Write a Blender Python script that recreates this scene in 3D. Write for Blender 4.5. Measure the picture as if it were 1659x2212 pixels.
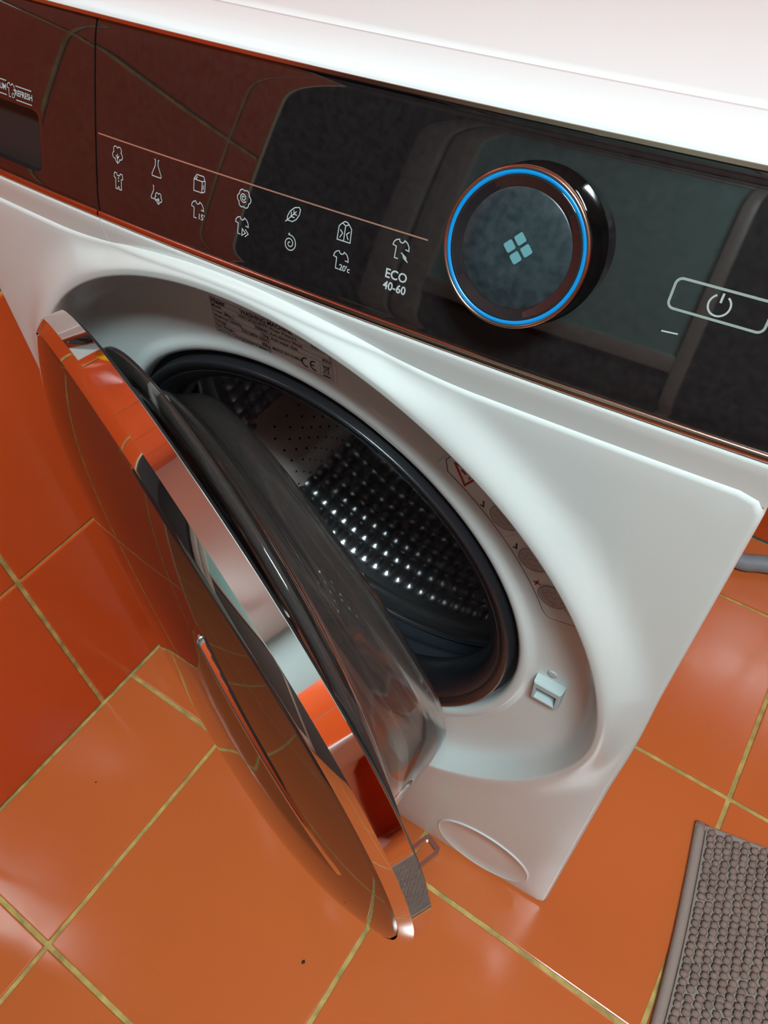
import bpy, bmesh, math, random
from mathutils import Vector, Matrix

for o in list(bpy.data.objects):
    bpy.data.objects.remove(o, do_unlink=True)
SC = bpy.context.scene
COL = SC.collection
random.seed(7)
PI = math.pi

# ------------------------------------------------------------------ camera, world, exposure
cam_d = bpy.data.cameras.new('camera')
cam = bpy.data.objects.new('camera', cam_d)
COL.objects.link(cam)
cam_d.sensor_fit = 'HORIZONTAL'
cam_d.sensor_width = 36.0
cam_d.lens = 1609.99 / 1659.0 * 36.0
cam_d.clip_start = 0.01
RIGHT = Vector((0.82724849, 0.5610722, -0.02929016))
UP = Vector((-0.4151291, 0.64553467, 0.64105602))
FWD = Vector((-0.37858653, 0.51815343, -0.76693498))
M = Matrix((RIGHT, UP, -FWD)).transposed().to_4x4()
M.translation = Vector((0.57996, -0.26292, 0.98527))
cam.matrix_world = M
SC.camera = cam

world = bpy.data.worlds.new('room_air')
SC.world = world
world.use_nodes = True
world.node_tree.nodes['Background'].inputs[0].default_value = (0.9, 0.95, 1.0, 1)
world.node_tree.nodes['Background'].inputs[1].default_value = 0.05
SC.view_settings.view_transform = 'Standard'
SC.view_settings.look = 'None'
SC.view_settings.gamma = 1.0
SC.view_settings.use_curve_mapping = False
SC.view_settings.exposure = 0.0
LAMP_STRENGTH = 84.0

# ------------------------------------------------------------------ helpers
def mat(name, col, rough=0.4, metal=0.0, spec=0.5, noise=0.0, nscale=20.0, bump=0.0, bscale=200.0,
        emit=None, estr=0.0, trans=0.0, ior=1.5, coat=0.0, rnoise=0.0, col2=None, stretch=None):
    m = bpy.data.materials.new(name)
    m.use_nodes = True
    nt = m.node_tree
    b = nt.nodes['Principled BSDF']
    b.inputs['Base Color'].default_value = (*col, 1)
    b.inputs['Roughness'].default_value = rough
    b.inputs['Metallic'].default_value = metal
    b.inputs['Specular IOR Level'].default_value = spec
    b.inputs['IOR'].default_value = ior
    b.inputs['Transmission Weight'].default_value = trans
    b.inputs['Coat Weight'].default_value = coat
    b.inputs['Coat Roughness'].default_value = 0.03
    if emit:
        b.inputs['Emission Color'].default_value = (*emit, 1)
        b.inputs['Emission Strength'].default_value = estr
    if noise or bump or rnoise:
        tc = nt.nodes.new('ShaderNodeTexCoord')
        mp = nt.nodes.new('ShaderNodeMapping')
        if stretch:
            mp.inputs['Scale'].default_value = stretch
        nt.links.new(tc.outputs['Object'], mp.inputs[0])
    if noise:
        n = nt.nodes.new('ShaderNodeTexNoise')
        n.inputs['Scale'].default_value = nscale
        n.inputs['Detail'].default_value = 6
        nt.links.new(mp.outputs[0], n.inputs['Vector'])
        r = nt.nodes.new('ShaderNodeMapRange')
        r.inputs[1].default_value = 0.3
        r.inputs[2].default_value = 0.7
        nt.links.new(n.outputs['Fac'], r.inputs[0])
        mx = nt.nodes.new('ShaderNodeMix')
        mx.data_type = 'RGBA'
        c2 = col2 if col2 else tuple(max(0, c * (1 - noise)) for c in col)
        mx.inputs['A'].default_value = (*col, 1)
        mx.inputs['B'].default_value = (*c2, 1)
        nt.links.new(r.outputs[0], mx.inputs['Factor'])
        nt.links.new(mx.outputs['Result'], b.inputs['Base Color'])
    if rnoise:
        n2 = nt.nodes.new('ShaderNodeTexNoise')
        n2.inputs['Scale'].default_value = nscale * 3
        nt.links.new(mp.outputs[0], n2.inputs['Vector'])
        r2 = nt.nodes.new('ShaderNodeMapRange')
        r2.inputs[1].default_value = 0.35
        r2.inputs[2].default_value = 0.75
        r2.inputs[3].default_value = rough
        r2.inputs[4].default_value = rough + rnoise
        nt.links.new(n2.outputs['Fac'], r2.inputs[0])
        nt.links.new(r2.outputs[0], b.inputs['Roughness'])
    if bump:
        n3 = nt.nodes.new('ShaderNodeTexNoise')
        n3.inputs['Scale'].default_value = bscale
        n3.inputs['Detail'].default_value = 3
        nt.links.new(mp.outputs[0], n3.inputs['Vector'])
        bp = nt.nodes.new('ShaderNodeBump')
        bp.inputs['Strength'].default_value = bump
        bp.inputs['Distance'].default_value = 0.002
        nt.links.new(n3.outputs['Fac'], bp.inputs['Height'])
        nt.links.new(bp.outputs[0], b.inputs['Normal'])
    return m

def mesh_obj(name, verts, faces, material, parent=None, smooth=True, auto=None):
    me = bpy.data.meshes.new(name)
    me.from_pydata([tuple(v) for v in verts], [], faces)
    me.validate()
    bm = bmesh.new()
    bm.from_mesh(me)
    bmesh.ops.recalc_face_normals(bm, faces=bm.faces)
    if auto is not None:
        for ed in bm.edges:
            if len(ed.link_faces) == 2 and ed.calc_face_angle(0) > math.radians(auto):
                ed.smooth = False
    bm.to_mesh(me)
    bm.free()
    if smooth:
        me.shade_smooth() if hasattr(me, 'shade_smooth') else [setattr(p, 'use_smooth', True) for p in me.polygons]
        if auto is not None:
            pass
    me.materials.append(material)
    o = bpy.data.objects.new(name, me)
    COL.objects.link(o)
    if parent:
        adopt(o, parent)
    return o

def mark_sharp(o, ang=35):
    me = o.data
    bm = bmesh.new()
    bm.from_mesh(me)
    for ed in bm.edges:
        ed.smooth = not (len(ed.link_faces) == 2 and ed.calc_face_angle(0) > math.radians(ang))
    for f in bm.faces:
        f.smooth = True
    bm.to_mesh(me)
    bm.free()

def adopt(o, parent):
    o.parent = parent
    o.matrix_parent_inverse = parent.matrix_world.inverted()

def empty(name, loc):
    o = bpy.data.objects.new(name, None)
    o.empty_display_size = 0.05
    COL.objects.link(o)
    o.location = loc
    o.matrix_world = Matrix.Translation(loc)
    return o

def tag(o, label=None, cat=None, group=None, kind=None):
    if label: o['label'] = label
    if cat: o['category'] = cat
    if group: o['group'] = group
    if kind: o['kind'] = kind
    return o

def box(name, lo, hi, material, parent=None, bevel=0.0, seg=2):
    bm = bmesh.new()
    bmesh.ops.create_cube(bm, size=1)
    for v in bm.verts:
        v.co = Vector([lo[i] + (v.co[i] + .5) * (hi[i] - lo[i]) for i in range(3)])
    if bevel:
        bmesh.ops.bevel(bm, geom=list(bm.edges), offset=bevel, segments=seg, affect='EDGES', profile=.5)
    me = bpy.data.meshes.new(name)
    bm.to_mesh(me)
    bm.free()
    me.materials.append(material)
    o = bpy.data.objects.new(name, me)
    COL.objects.link(o)
    if bevel:
        mark_sharp(o, 40)
    if parent:
        adopt(o, parent)
    return o

def grid_faces(nu, nv, closed_u=False):
    f = []
    for i in range(nu if closed_u else nu - 1):
        for j in range(nv - 1):
            a = i * nv + j
            b = ((i + 1) % nu) * nv + j
            f.append((a, b, b + 1, a + 1))
    return f

def lathe(name, prof, frame, material, parent=None, n=128, extra=None, closed_prof=False, sharp=None, cap=False):
    """prof: [(r, h)], frame: (origin, e, u, axis); extra(t, r, h) gives an added shift along the axis"""
    o_, e_, u_, a_ = frame
    V = []
    for i in range(n):
        t = 2 * PI * i / n
        d = e_ * math.cos(t) + u_ * math.sin(t)
        for r, h in prof:
            hh = h + (extra(t, r, h) if extra else 0)
            V.append(o_ + d * r + a_ * hh)
    m = len(prof)
    F = grid_faces(n, m, True)
    if closed_prof:
        for i in range(n):
            F.append((i * m + m - 1, ((i + 1) % n) * m + m - 1, ((i + 1) % n) * m, i * m))
    if cap:
        F.append(tuple(i * m + m - 1 for i in range(n)))
    ob = mesh_obj(name, V, F, material, parent)
    if sharp:
        mark_sharp(ob, sharp)
    return ob

def tube(name, pts, rad, material, parent=None, n=10, caps=True):
    V, F = [], []
    pts = [Vector(p) for p in pts]
    prev = None
    for i, p in enumerate(pts):
        d = (pts[min(i + 1, len(pts) - 1)] - pts[max(i - 1, 0)]).normalized()
        if prev is None:
            a = d.orthogonal().normalized()
        else:
            a = (prev - d * prev.dot(d)).normalized()
        prev = a
        b = d.cross(a)
        r = rad[i] if isinstance(rad, (list, tuple)) else rad
        for k in range(n):
            t = 2 * PI * k / n
            V.append(p + a * math.cos(t) * r + b * math.sin(t) * r)
    for i in range(len(pts) - 1):
        for k in range(n):
            F.append((i * n + k, i * n + (k + 1) % n, (i + 1) * n + (k + 1) % n, (i + 1) * n + k))
    if caps:
        F.append(tuple(range(n))[::-1])
        F.append(tuple((len(pts) - 1) * n + k for k in range(n)))
    return mesh_obj(name, V, F, material, parent)

def ribbon2d(pts, w, closed=False):
    """flat ribbon along 2D points, mitred"""
    P = [Vector((p[0], p[1])) for p in pts]
    n = len(P)
    V, F = [], []
    for i in range(n):
        if closed:
            a, b = P[i - 1], P[(i + 1) % n]
        else:
            a, b = P[max(i - 1, 0)], P[min(i + 1, n - 1)]
        d1 = (P[i] - a)
        d2 = (b - P[i])
        d1 = d1.normalized() if d1.length > 1e-9 else d2.normalized()
        d2 = d2.normalized() if d2.length > 1e-9 else d1
        nn = Vector((-(d1.y + d2.y), d1.x + d2.x))
        nn = nn.normalized() if nn.length > 1e-6 else Vector((-d1.y, d1.x))
        c = max(.45, nn.dot(Vector((-d1.y, d1.x))))
        V += [P[i] + nn * (w / 2 / c), P[i] - nn * (w / 2 / c)]
    for i in range(n if closed else n - 1):
        j = (i + 1) % n
        F.append((2 * i, 2 * i + 1, 2 * j + 1, 2 * j))
    return V, F

def disc2d(c, r, n=16):
    return [Vector((c[0] + r * math.cos(2 * PI * i / n), c[1] + r * math.sin(2 * PI * i / n))) for i in range(n)], [tuple(range(n))]

def text2d(s, size, bold=0.0, align='CENTER', sx=1.0):
    cu = bpy.data.curves.new('lettering', 'FONT')
    cu.body = s
    cu.size = size
    cu.align_x = align
    cu.align_y = 'CENTER'
    cu.offset = bold
    cu.resolution_u = 3
    ob = bpy.data.objects.new('lettering', cu)
    COL.objects.link(ob)
    dg = bpy.context.evaluated_depsgraph_get()
    me = bpy.data.meshes.new_from_object(ob.evaluated_get(dg))
    V = [Vector((v.co.x * sx, v.co.y)) for v in me.vertices]
    F = [tuple(p.vertices) for p in me.polygons]
    bpy.data.objects.remove(ob)
    bpy.data.curves.remove(cu)
    bpy.data.meshes.remove(me)
    return V, F

class Print:
    """collects flat shapes, maps 2D to a surface and links them as one mesh"""
    def __init__(self, f): self.f, self.V, self.F = f, [], []
    def add(self, VF, off=(0, 0), k=1.0, rot=0.0):
        b = len(self.V)
        c, s = math.cos(rot), math.sin(rot)
        for v in VF[0]:
            x, y = v[0] * k, v[1] * k
            self.V.append(self.f(off[0] + x * c - y * s, off[1] + x * s + y * c))
        self.F += [tuple(b + i for i in f) for f in VF[1]]
        return self
    def build(self, name, m, parent): return mesh_obj(name, self.V, self.F, m, parent, smooth=False)

# ------------------------------------------------------------------ materials
def tile_mat(name, c1, c2, rough):
    return mat(name, c1, rough=rough, spec=.5, noise=1, col2=c2, nscale=3.0, bump=.035, bscale=35, rnoise=.08)
FLOOR_TILE = tile_mat('orange_floor_glaze', (.54, .128, .034), (.51, .115, .029), .12)
WALL_TILE = tile_mat('orange_wall_glaze', (.60, .082, .018), (.56, .073, .014), .12)
GROUT = mat('yellow_grout', (.58, .42, .13), .85, noise=.5, nscale=60, bump=.4, bscale=400)
WHITE = mat('white_enamel', (.645, .67, .65), .22, spec=.5, noise=.03, nscale=8)  # front white dimmed against the worktop, its weaker light put into the colour
WHITE_PL = mat('white_plastic', (.645, .67, .65), .17, spec=.5)
TOPW = mat("worktop_white_lit", (.73, .75, .75), .10, spec=.5, bump=.03, bscale=900)  # lighter than the front white, standing in for stronger light from above
GLASS_BLK = mat('black_panel_glass', (.008, .006, .007), .02, spec=.6, ior=1.65, noise=1, col2=(.014, .012, .012), nscale=300, rnoise=.02)
COPPER = mat('rose_copper_trim', (.50, .32, .25), .22, metal=1.0)
CHROME = mat('chrome_plating', (.80, .78, .77), .03, metal=1.0, rnoise=.03, nscale=12)
SEAM_DK = mat('seam_shadow_plastic', (.012, .011, .011), .6)
DOOR_GLASS = mat('door_outer_dark_glass', (.02, .008, .007), .04, spec=1.0, ior=1.9)
DARK_PL = mat('charcoal_plastic', (.022, .023, .026), .4, bump=.05, bscale=800)
RUBBER = mat('black_rubber_gasket', (.014, .014, .017), .26, spec=.6, bump=.02, bscale=500)
RUBBER_B = mat('blue_black_rubber', (.020, .024, .032), .42, spec=.5, bump=.05, bscale=300)
STEEL = mat('drum_stainless', (.62, .62, .64), .30, metal=1.0)
HOLE = mat('hole_black', (.004, .004, .004), .9)
LIFTER = mat('lifter_beige_plastic', (.58, .50, .46), .45)
BOWL = mat('door_bowl_glass', (.74, .66, .62), .02, trans=.97, ior=1.52)
GREY_PRINT = mat('silver_print', (.42, .46, .46), .5)
COP_PRINT = mat('copper_print', (.62, .34, .24), .35, metal=.6)
BLACK_PRINT = mat('black_print', (.02, .018, .018), .6)
GREY_DK_PRINT = mat('grey_print', (.28, .25, .24), .6)
RED_PRINT = mat('red_print', (.42, .015, .012), .5)
LABEL_W = mat('label_film', (.68, .70, .68), .22)
LABEL_G = mat('label_disc_grey', (.48, .46, .45), .4)
LATCH = mat('pale_blue_grey_plastic', (.42, .48, .48), .35)
STEEL_D = mat('latch_steel', (.55, .56, .58), .15, metal=1.0)
BLUE = mat('dial_light_blue', (.0, .14, .36), .3, emit=(.0, .20, .50), estr=.55)
DIAL_SIDE = mat('dial_side_dark_chrome', (.16, .15, .16), .08, metal=1.0)
DIAL_FACE = mat('dial_face_dust', (.010, .018, .022), .3, spec=.5, noise=1, col2=(.030, .042, .048), nscale=260)
TEAL = mat('dial_logo_teal', (.11, .28, .30), .4)
MAT_C = mat('taupe_chenille', (.30, .22, .188), .95, spec=.1, noise=.25, nscale=60, bump=.5, bscale=900)
HEM = mat('taupe_hem', (.30, .245, .215), .9, spec=.1, bump=.5, bscale=700)
HOSE = mat('grey_hose', (.20, .22, .24), .5)
PALE = mat('pale_plaster', (.20, .22, .21), .8, noise=.05, nscale=5, bump=.05, bscale=60)
CEIL = mat('ceiling_white', (.82, .82, .80), .9)
FRAME = mat('beige_door_frame', (.46, .40, .34), .35, noise=.12, nscale=6)
TEALG = mat('teal_textured_glass', (.30, .50, .46), .25, bump=.7, bscale=90, stretch=(1, 1, 3))
DARKROOM = mat('dark_hall_paint', (.06, .055, .055), .8)
DARKCLOTH = mat('dark_curtain_cloth', (.05, .045, .045), .9, bump=.3, bscale=300)
CREAM = mat('cream_corner_trim', (.62, .52, .34), .4)
LAMP_BODY = mat('lamp_housing_white', (.8, .8, .8), .4)
LAMP_ON = mat('lamp_diffuser_lit', (1, 1, 1), .5, emit=(.79, 1.0, 1.04), estr=LAMP_STRENGTH)

# ------------------------------------------------------------------ the room
W = .595
XW = -.0454                      # left wall plane
YB, YF = .687, -1.70             # back and front wall
XR, XL = 1.85, -1.15
YEND = -.415                      # left wall ends here
ZC = 2.30
T = .3023
GX0, GY0 = .133, -.0572          # floor joint crossing
VY0, VZ = -.111, .3024           # wall joints

def structure(o): o['kind'] = 'structure'; return o

def slab(name, lo, hi, m, parent=None): return box(name, lo, hi, m, parent)

floor = structure(slab('floor', (XL, YF, -.04), (XR, YB, -.0022), GROUT))
tile_cache = {}
def tile(parent, c, size, normal_axis, material, grout=.0056, th=.008):
    """one glazed tile, its face at c; shared mesh for each size"""
    key = (round(size[0], 4), round(size[1], 4), normal_axis, material.name)
    if key not in tile_cache:
        bm = bmesh.new()
        bmesh.ops.create_cube(bm, size=1)
        ex = [size[0] - grout, size[1] - grout]
        dims = {'z': (ex[0], ex[1], th), 'x': (th, ex[0], ex[1]), 'y': (ex[0], th, ex[1])}[normal_axis]
        for v in bm.verts:
            v.co = Vector([v.co[i] * dims[i] for i in range(3)])
        bmesh.ops.bevel(bm, geom=list(bm.edges), offset=.0014, segments=2, affect='EDGES', profile=.6)
        me = bpy.data.meshes.new('tile')
        bm.to_mesh(me); bm.free()
        me.materials.append(material)
        tile_cache[key] = me
    o = bpy.data.objects.new('tile', tile_cache[key])
    COL.objects.link(o)
    o.location = c
    if material is FLOOR_TILE or material is WALL_TILE:
        k = .0012
        o.rotation_euler = [random.uniform(-k, k) if 'xyz'[i] != normal_axis else 0 for i in range(3)]
    o.parent = parent
    o.matrix_parent_inverse = parent.matrix_world.inverted()
    return o

def cuts(a, b, origin, step):
    k = math.floor((a - origin) / step) + 1
    out = [a]
    while origin + k * step < b - 1e-4:
        if origin + k * step > a + 1e-4:
            out.append(origin + k * step)
        k += 1
    return out + [b]

def tile_rect(parent, ua, ub, u0, va, vb, v0, axis, plane, material, su=T, sv=T, sign=1):
    U, Vv = cuts(ua, ub, u0, su), cuts(va, vb, v0, sv)
    for i in range(len(U) - 1):
        for j in range(len(Vv) - 1):
            s = (U[i + 1] - U[i], Vv[j + 1] - Vv[j])
            if min(s) < .012: continue
            uc, vc = (U[i] + U[i + 1]) / 2, (Vv[j] + Vv[j + 1]) / 2
            d = plane - sign * .004
            c = {'z': (uc, vc, d), 'x': (d, uc, vc), 'y': (uc, d, vc)}[axis]
            tile(parent, c, s, axis, material)

tile_rect(floor, XW, XR, GX0, GY0 - T, YB, GY0, 'z', 0, FLOOR_TILE)
tile_rect(floor, XL, XW, GX0, YF, YEND, GY0, 'z', 0, FLOOR_TILE)
tile_rect(floor, XL, XW - .11, GX0, YEND, YEND + .2, GY0, 'z', 0, FLOOR_TILE)
tile_rect(floor, XW, XR, GX0, YF, GY0 - T, GY0, 'z', 0, FLOOR_TILE)

wall_left = structure(slab('wall_left', (XW - .11, YEND + .004, 0), (XW - .0022, YB, ZC), GROUT))
tile_rect(wall_left, YEND, YB, VY0, 0, ZC, 0, 'x', XW, WALL_TILE, su=.240, sv=VZ)
box('corner_trim', (XW - .112, YEND - .004, 0), (XW + .001, YEND + .003, ZC), CREAM, wall_left, bevel=.002)
wall_back = structure(slab('wall_back', (XW - .11, YB + .0022, 0), (XR, YB + .1, ZC), GROUT))
tile_rect(wall_back, XW, XR, GX0, 0, ZC, 0, 'y', YB, WALL_TILE, sv=VZ, sign=-1)
wall_right = structure(slab('wall_right', (XR + .0022, YF, 0), (XR + .1, YB + .1, ZC), PALE))
tile_rect(wall_right, YF, YB, VY0, 0, 5 * VZ, 0, 'x', XR, WALL_TILE, sv=VZ, sign=-1)
wall_front = structure(slab('wall_front', (XL - .1, YF - .1, 0), (XR + .1, YF, ZC), DARKROOM))
wall_far = structure(slab('wall_left_far', (XL - .1, YF, 0), (XL, YEND + .3, ZC), DARKROOM))
wall_alcove = structure(slab('wall_alcove', (XL, YEND + .2, 0), (XW - .11, YEND + .3, ZC), DARKROOM))
ceiling = structure(slab('ceiling', (XL - .1, YF - .1, ZC), (XR + .1, YB + .1, ZC + .1), CEIL))

# door in the front wall with teal textured glass (seen mirrored in the panel)
d1 = structure(empty('door_1', (.08, YF, 0)))
dz = YF + .004
for (x0, x1, z0, z1, t) in ((-.52, -.42, 0, 2.08, .05), (-.52, .53, 2.08, 2.16, .05)):
    box('door_casing', (x0, dz, z0), (x1, dz + t, z1), FRAME, d1, bevel=.006)
for (x0, x1, z0, z1) in ((-.405, -.31, .02, 2.06), (.475, .515, .02, 2.06), (-.31, .475, .875, .94), (-.31, .475, .02, .12), (-.31, .475, 1.96, 2.06)):
    box('door_rail', (x0, dz, z0), (x1, dz + .035, z1), FRAME, d1, bevel=.005)
box('glass_pane', (-.315, dz, .935), (.48, dz + .014, 1.965), TEALG, d1)
box('lower_panel', (-.315, dz, .115), (.48, dz + .014, .88), mat('dark_door_panel', (.08, .07, .065), .4), d1)

# ceiling lamp
LX, LY = 1.02, -.70
lamp = empty('ceiling_lamp', (LX, LY, ZC))
tag(lamp, 'flat rectangular white ceiling lamp, lit', 'lamp')
box('housing', (LX - .32, LY - .18, ZC - .05), (LX + .32, LY + .18, ZC - .002), LAMP_BODY, lamp, bevel=.004)
box('diffuser', (LX - .30, LY - .16, ZC - .062), (LX + .30, LY + .16, ZC - .0502), LAMP_ON, lamp, bevel=.003)

# ------------------------------------------------------------------ washing machine
BOW = .0095
def bow(x):
    q = (x - W / 2) / (W / 2)
    return BOW * (q * q - 1)
wm = empty('washing_machine', (W / 2, .3, 0))
tag(wm, 'white front-loading washing machine with black control panel and half-open round chrome door', 'washing machine')

CX, CZ = .295, .4665             # porthole centre
ZB, ZS = .0065, .736             # front sheet bottom, seam under the control panel

# cabinet shell (open at the front)
def shell():
    x0, x1, y0, y1, z0, z1 = .0015, W - .0015, .016, .585, ZB, .852
    V = [(x0, y0, z0), (x1, y0, z0), (x1, y1, z0), (x0, y1, z0), (x0, y0, z1), (x1, y0, z1), (x1, y1, z1), (x0, y1, z1)]
    F = [(0, 3, 2, 1), (0, 4, 7, 3), (1, 2, 6, 5), (3, 7, 6, 2)]
    o = mesh_obj('cabinet', V, F, WHITE, wm, smooth=False)
    return o
shell()
for fx in (.06, W - .06):
    for fy in (.07, .53):
        lathe('foot', [(.001, .012), (.012, .012), (.012, .006), (.021, .005), (.021, 0), (.001, 0)],
              (Vector((fx, fy, 0)), Vector((1, 0, 0)), Vector((0, 1, 0)), Vector((0, 0, 1))), DARK_PL, wm, n=20)

def sdf_front(x, z):
    r = .012
    hx, hz = W / 2 - r, (ZS - ZB) / 2 - r
    px, pz = abs(x - W / 2) - hx, abs(z - (ZS + ZB) / 2) - hz
    d1 = math.hypot(max(px, 0), max(pz, 0)) + min(max(px, pz), 0) - r
    d2 = math.hypot(x - CX, z - CZ) - .2828
    k = .030
    h = max(k - abs(d1 - d2), 0) / k
    return min(d1, d2) - h * h * k * .25

def sstep(t):
    t = max(0., min(1., t))
    return t * t * (3 - 2 * t)

RECESS = [(.2005, .030), (.2005, .020), (.2015, .0155), (.2040, .0135), (.2075, .0130), (.2105, .0140), (.2130, .0160), (.2160, .0168),
          (.2200, .0170), (.2320, .0170), (.2420, .0170), (.2515, .0168), (.2565, .0155), (.2607, .0124), (.2638, .0080), (.2664, .0025),
          (.2688, -.0030), (.2708, -.0078), (.2726, -.0108), (.2741, -.0138), (.2749, -.0146), (.2760, -.0149), (.2790, -.0149)]
RL = .2790
def crest(t, r):   # small extra bow towards the top and bottom of the ring
    return -.0024 * math.sin(t) ** 2 * sstep((r - .24) / .03)

def front_sheet():
    N = 420
    rows = None
    V = []
    for i in range(N):
        t = 2 * PI * i / N
        c, s = math.cos(t), math.sin(t)
        ring = []
        g = .12 + .88 * sstep((s + .45) / .75)     # the raised lip runs out towards the bottom
        drop = (1 - g) * (bow(CX + RL * c) - (-.0149 + crest(t, RL)))
        for r, y in RECESS:
            ring.append((CX + r * c, y + crest(t, r) + drop * sstep((r - .255) / .020), CZ + r * s))
        lo, hi = RL, .6
        for _ in range(40):
            mid = (lo + hi) / 2
            if sdf_front(CX + mid * c, CZ + mid * s) < -.0036: lo = mid
            else: hi = mid
        rb = max(lo, RL + .0005)
        x3, z3 = CX + RL * c, CZ + RL * s
        ex = g * ((-.0149 + crest(t, RL)) - bow(x3))
        bl = min(.025, .95 * (rb - RL))
        for f in (.03, .08, .15, .23, .32, .45, .6, .8, 1.0):
            r = RL + (rb - RL) * f
            x, z = CX + r * c, CZ + r * s
            ring.append((x, bow(x) + ex * (1 - sstep((r - RL) / max(bl, .012))), z))
        x, y, z = ring[-1]
        h = 1e-4
        g = Vector((sdf_front(x + h, z) - sdf_front(x - h, z), 0, sdf_front(x, z + h) - sdf_front(x, z - h)))
        g = g.normalized() if g.length > 1e-9 else Vector((c, 0, s))
        R = .0036
        for a in (15, 30, 45, 60, 75, 90):
            a = math.radians(a)
            ring.append((x + g.x * R * math.sin(a), y + R * (1 - math.cos(a)), z + g.z * R * math.sin(a)))
        x2, y2, z2 = ring[-1]
        ring.append((x2, max(y2, .0) + .018, z2))
        V += ring
        rows = len(ring)
    return mesh_obj('front_panel', V, grid_faces(N, rows, True), WHITE, wm)
front_sheet()

# control panel geometry: a glass slab leaning back 22 degrees, gently bowed
TILT = math.radians(22)
PB = .757
NV = Vector((0, -math.cos(TILT), math.sin(TILT)))
LP = .1056
def pan(x, s, off=0.0):
    b = .0013 * (4 * s * (LP - s) / LP ** 2) if 0 < s < LP else 0
    return Vector((x, bow(x) + s * math.sin(TILT), PB + s * math.cos(TILT))) + NV * (off + b)

def strip_x(name, prof, x0, x1, m, parent, n=48, ends=True):
    """prof: list of functions x -> Vector, swept in x"""
    V = []
    for i in range(n + 1):
        x = x0 + (x1 - x0) * i / n
        V += [p(x) for p in prof]
    k = len(prof)
    F = grid_faces(n + 1, k)
    if ends:
        F += [tuple(range(k)), tuple(n * k + j for j in range(k))[::-1]]
    o = mesh_obj(name, V, F, m, parent)
    mark_sharp(o, 50)
    return o

S0, S1 = .0036, .1028
def glass_prof():
    out = [lambda x: pan(x, S0, -.012), lambda x: pan(x, S0, -.0010)]
    for k in range(45):
        s = S0 + .0006 + (S1 - S0 - .0012) * k / 44
        edge = min(s - S0, S1 - s)
        d = -.0012 * max(0, 1 - edge / .014) ** 3
        out.append(lambda x, s=s, d=d: pan(x, s, d))
    out += [lambda x: pan(x, S1, -.0010), lambda x: pan(x, S1, -.012)]
    return out
XS = .1885
panel = strip_x('control_panel', glass_prof(), XS + .0007, W - .001, GLASS_BLK, wm, n=60)

# detergent drawer front with its finger pocket
def drawer_front():
    x0, x1 = .001, XS - .0007
    hx0, hx1, hs0, hs1, hr = .036, .1335, .0118, .0458, .005
    hc = ((hx0 + hx1) / 2, (hs0 + hs1) / 2)
    # a loop of directions, exact corners included
    def inner(k, n):   # rounded rectangle by arc length-ish parameter
        q = k / n * 4
        side, f = int(q) % 4, q - int(q)
        pts = [(hx1, hs0), (hx1, hs1), (hx0, hs1), (hx0, hs0)]
        a, b = pts[side], pts[(side + 1) % 4]
        return a[0] + (b[0] - a[0]) * f, a[1] + (b[1] - a[1]) * f
    def outer(k, n):
        q = k / n * 4
        side, f = int(q) % 4, q - int(q)
        pts = [(x1, S0), (x1, S1), (x0, S1), (x0, S0)]
        a, b = pts[side], pts[(side + 1) % 4]
        return a[0] + (b[0] - a[0]) * f, a[1] + (b[1] - a[1]) * f
    n = 96
    def rnd(p):
        x, s = p
        dx = max(hx0 + hr - x, 0, x - (hx1 - hr)) * (1 if x > hc[0] else -1)
        ds = max(hs0 + hr - s, 0, s - (hs1 - hr)) * (1 if s > hc[1] else -1)
        L = math.hypot(dx, ds)
        if abs(dx) > 1e-9 and abs(ds) > 1e-9 and L > hr:
            return (x - dx + dx * hr / L, s - ds + ds * hr / L)
        return p
    V, rows = [], 0
    for k in range(n):
        a, b = rnd(inner(k, n)), outer(k, n)
        ring = []
        ring.append(pan(a[0], a[1], -.022))
        ring.append(pan(a[0], a[1], -.0016))
        for f in (.015, .05, .10, .16, .22, .28, .34, .40, .46, .52, .58, .64, .70, .76, .82, .87, .91, .94, .97, 1.0):
            x, s = a[0] + (b[0] - a[0]) * f, a[1] + (b[1] - a[1]) * f
            edge = min(s - S0, S1 - s)
            ring.append(pan(x, s, -.0012 * max(0, 1 - edge / .014) ** 3 - (.0008 if f < .02 else 0)))
        ring.append(pan(b[0], b[1], -.012))
        V += ring
        rows = len(ring)
    o = mesh_obj('drawer_front', V, grid_faces(n, rows, True), GLASS_BLK, wm)
    mark_sharp(o, 50)
    # pocket behind the hole
    m = .003
    A = [pan(x, s, -.021) for x, s in ((hx0 - m, hs0 - m), (hx1 + m, hs0 - m), (hx1 + m, hs1 + m), (hx0 - m, hs1 + m))]
    B = [Vector((p.x, p.y + .035, p.z + (-.002 if i < 2 else .006))) for i, p in enumerate(A)]
    mesh_obj('pocket', A + B, [(0, 1, 5, 4), (1, 2, 6, 5), (2, 3, 7, 6), (3, 0, 4, 7), (4, 5, 6, 7)],
             mat('pocket_dusty_black', (.012, .011, .010), .5, noise=1, col2=(.06, .055, .05), nscale=120), o, smooth=False)
    return o
drawer = drawer_front()

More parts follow.
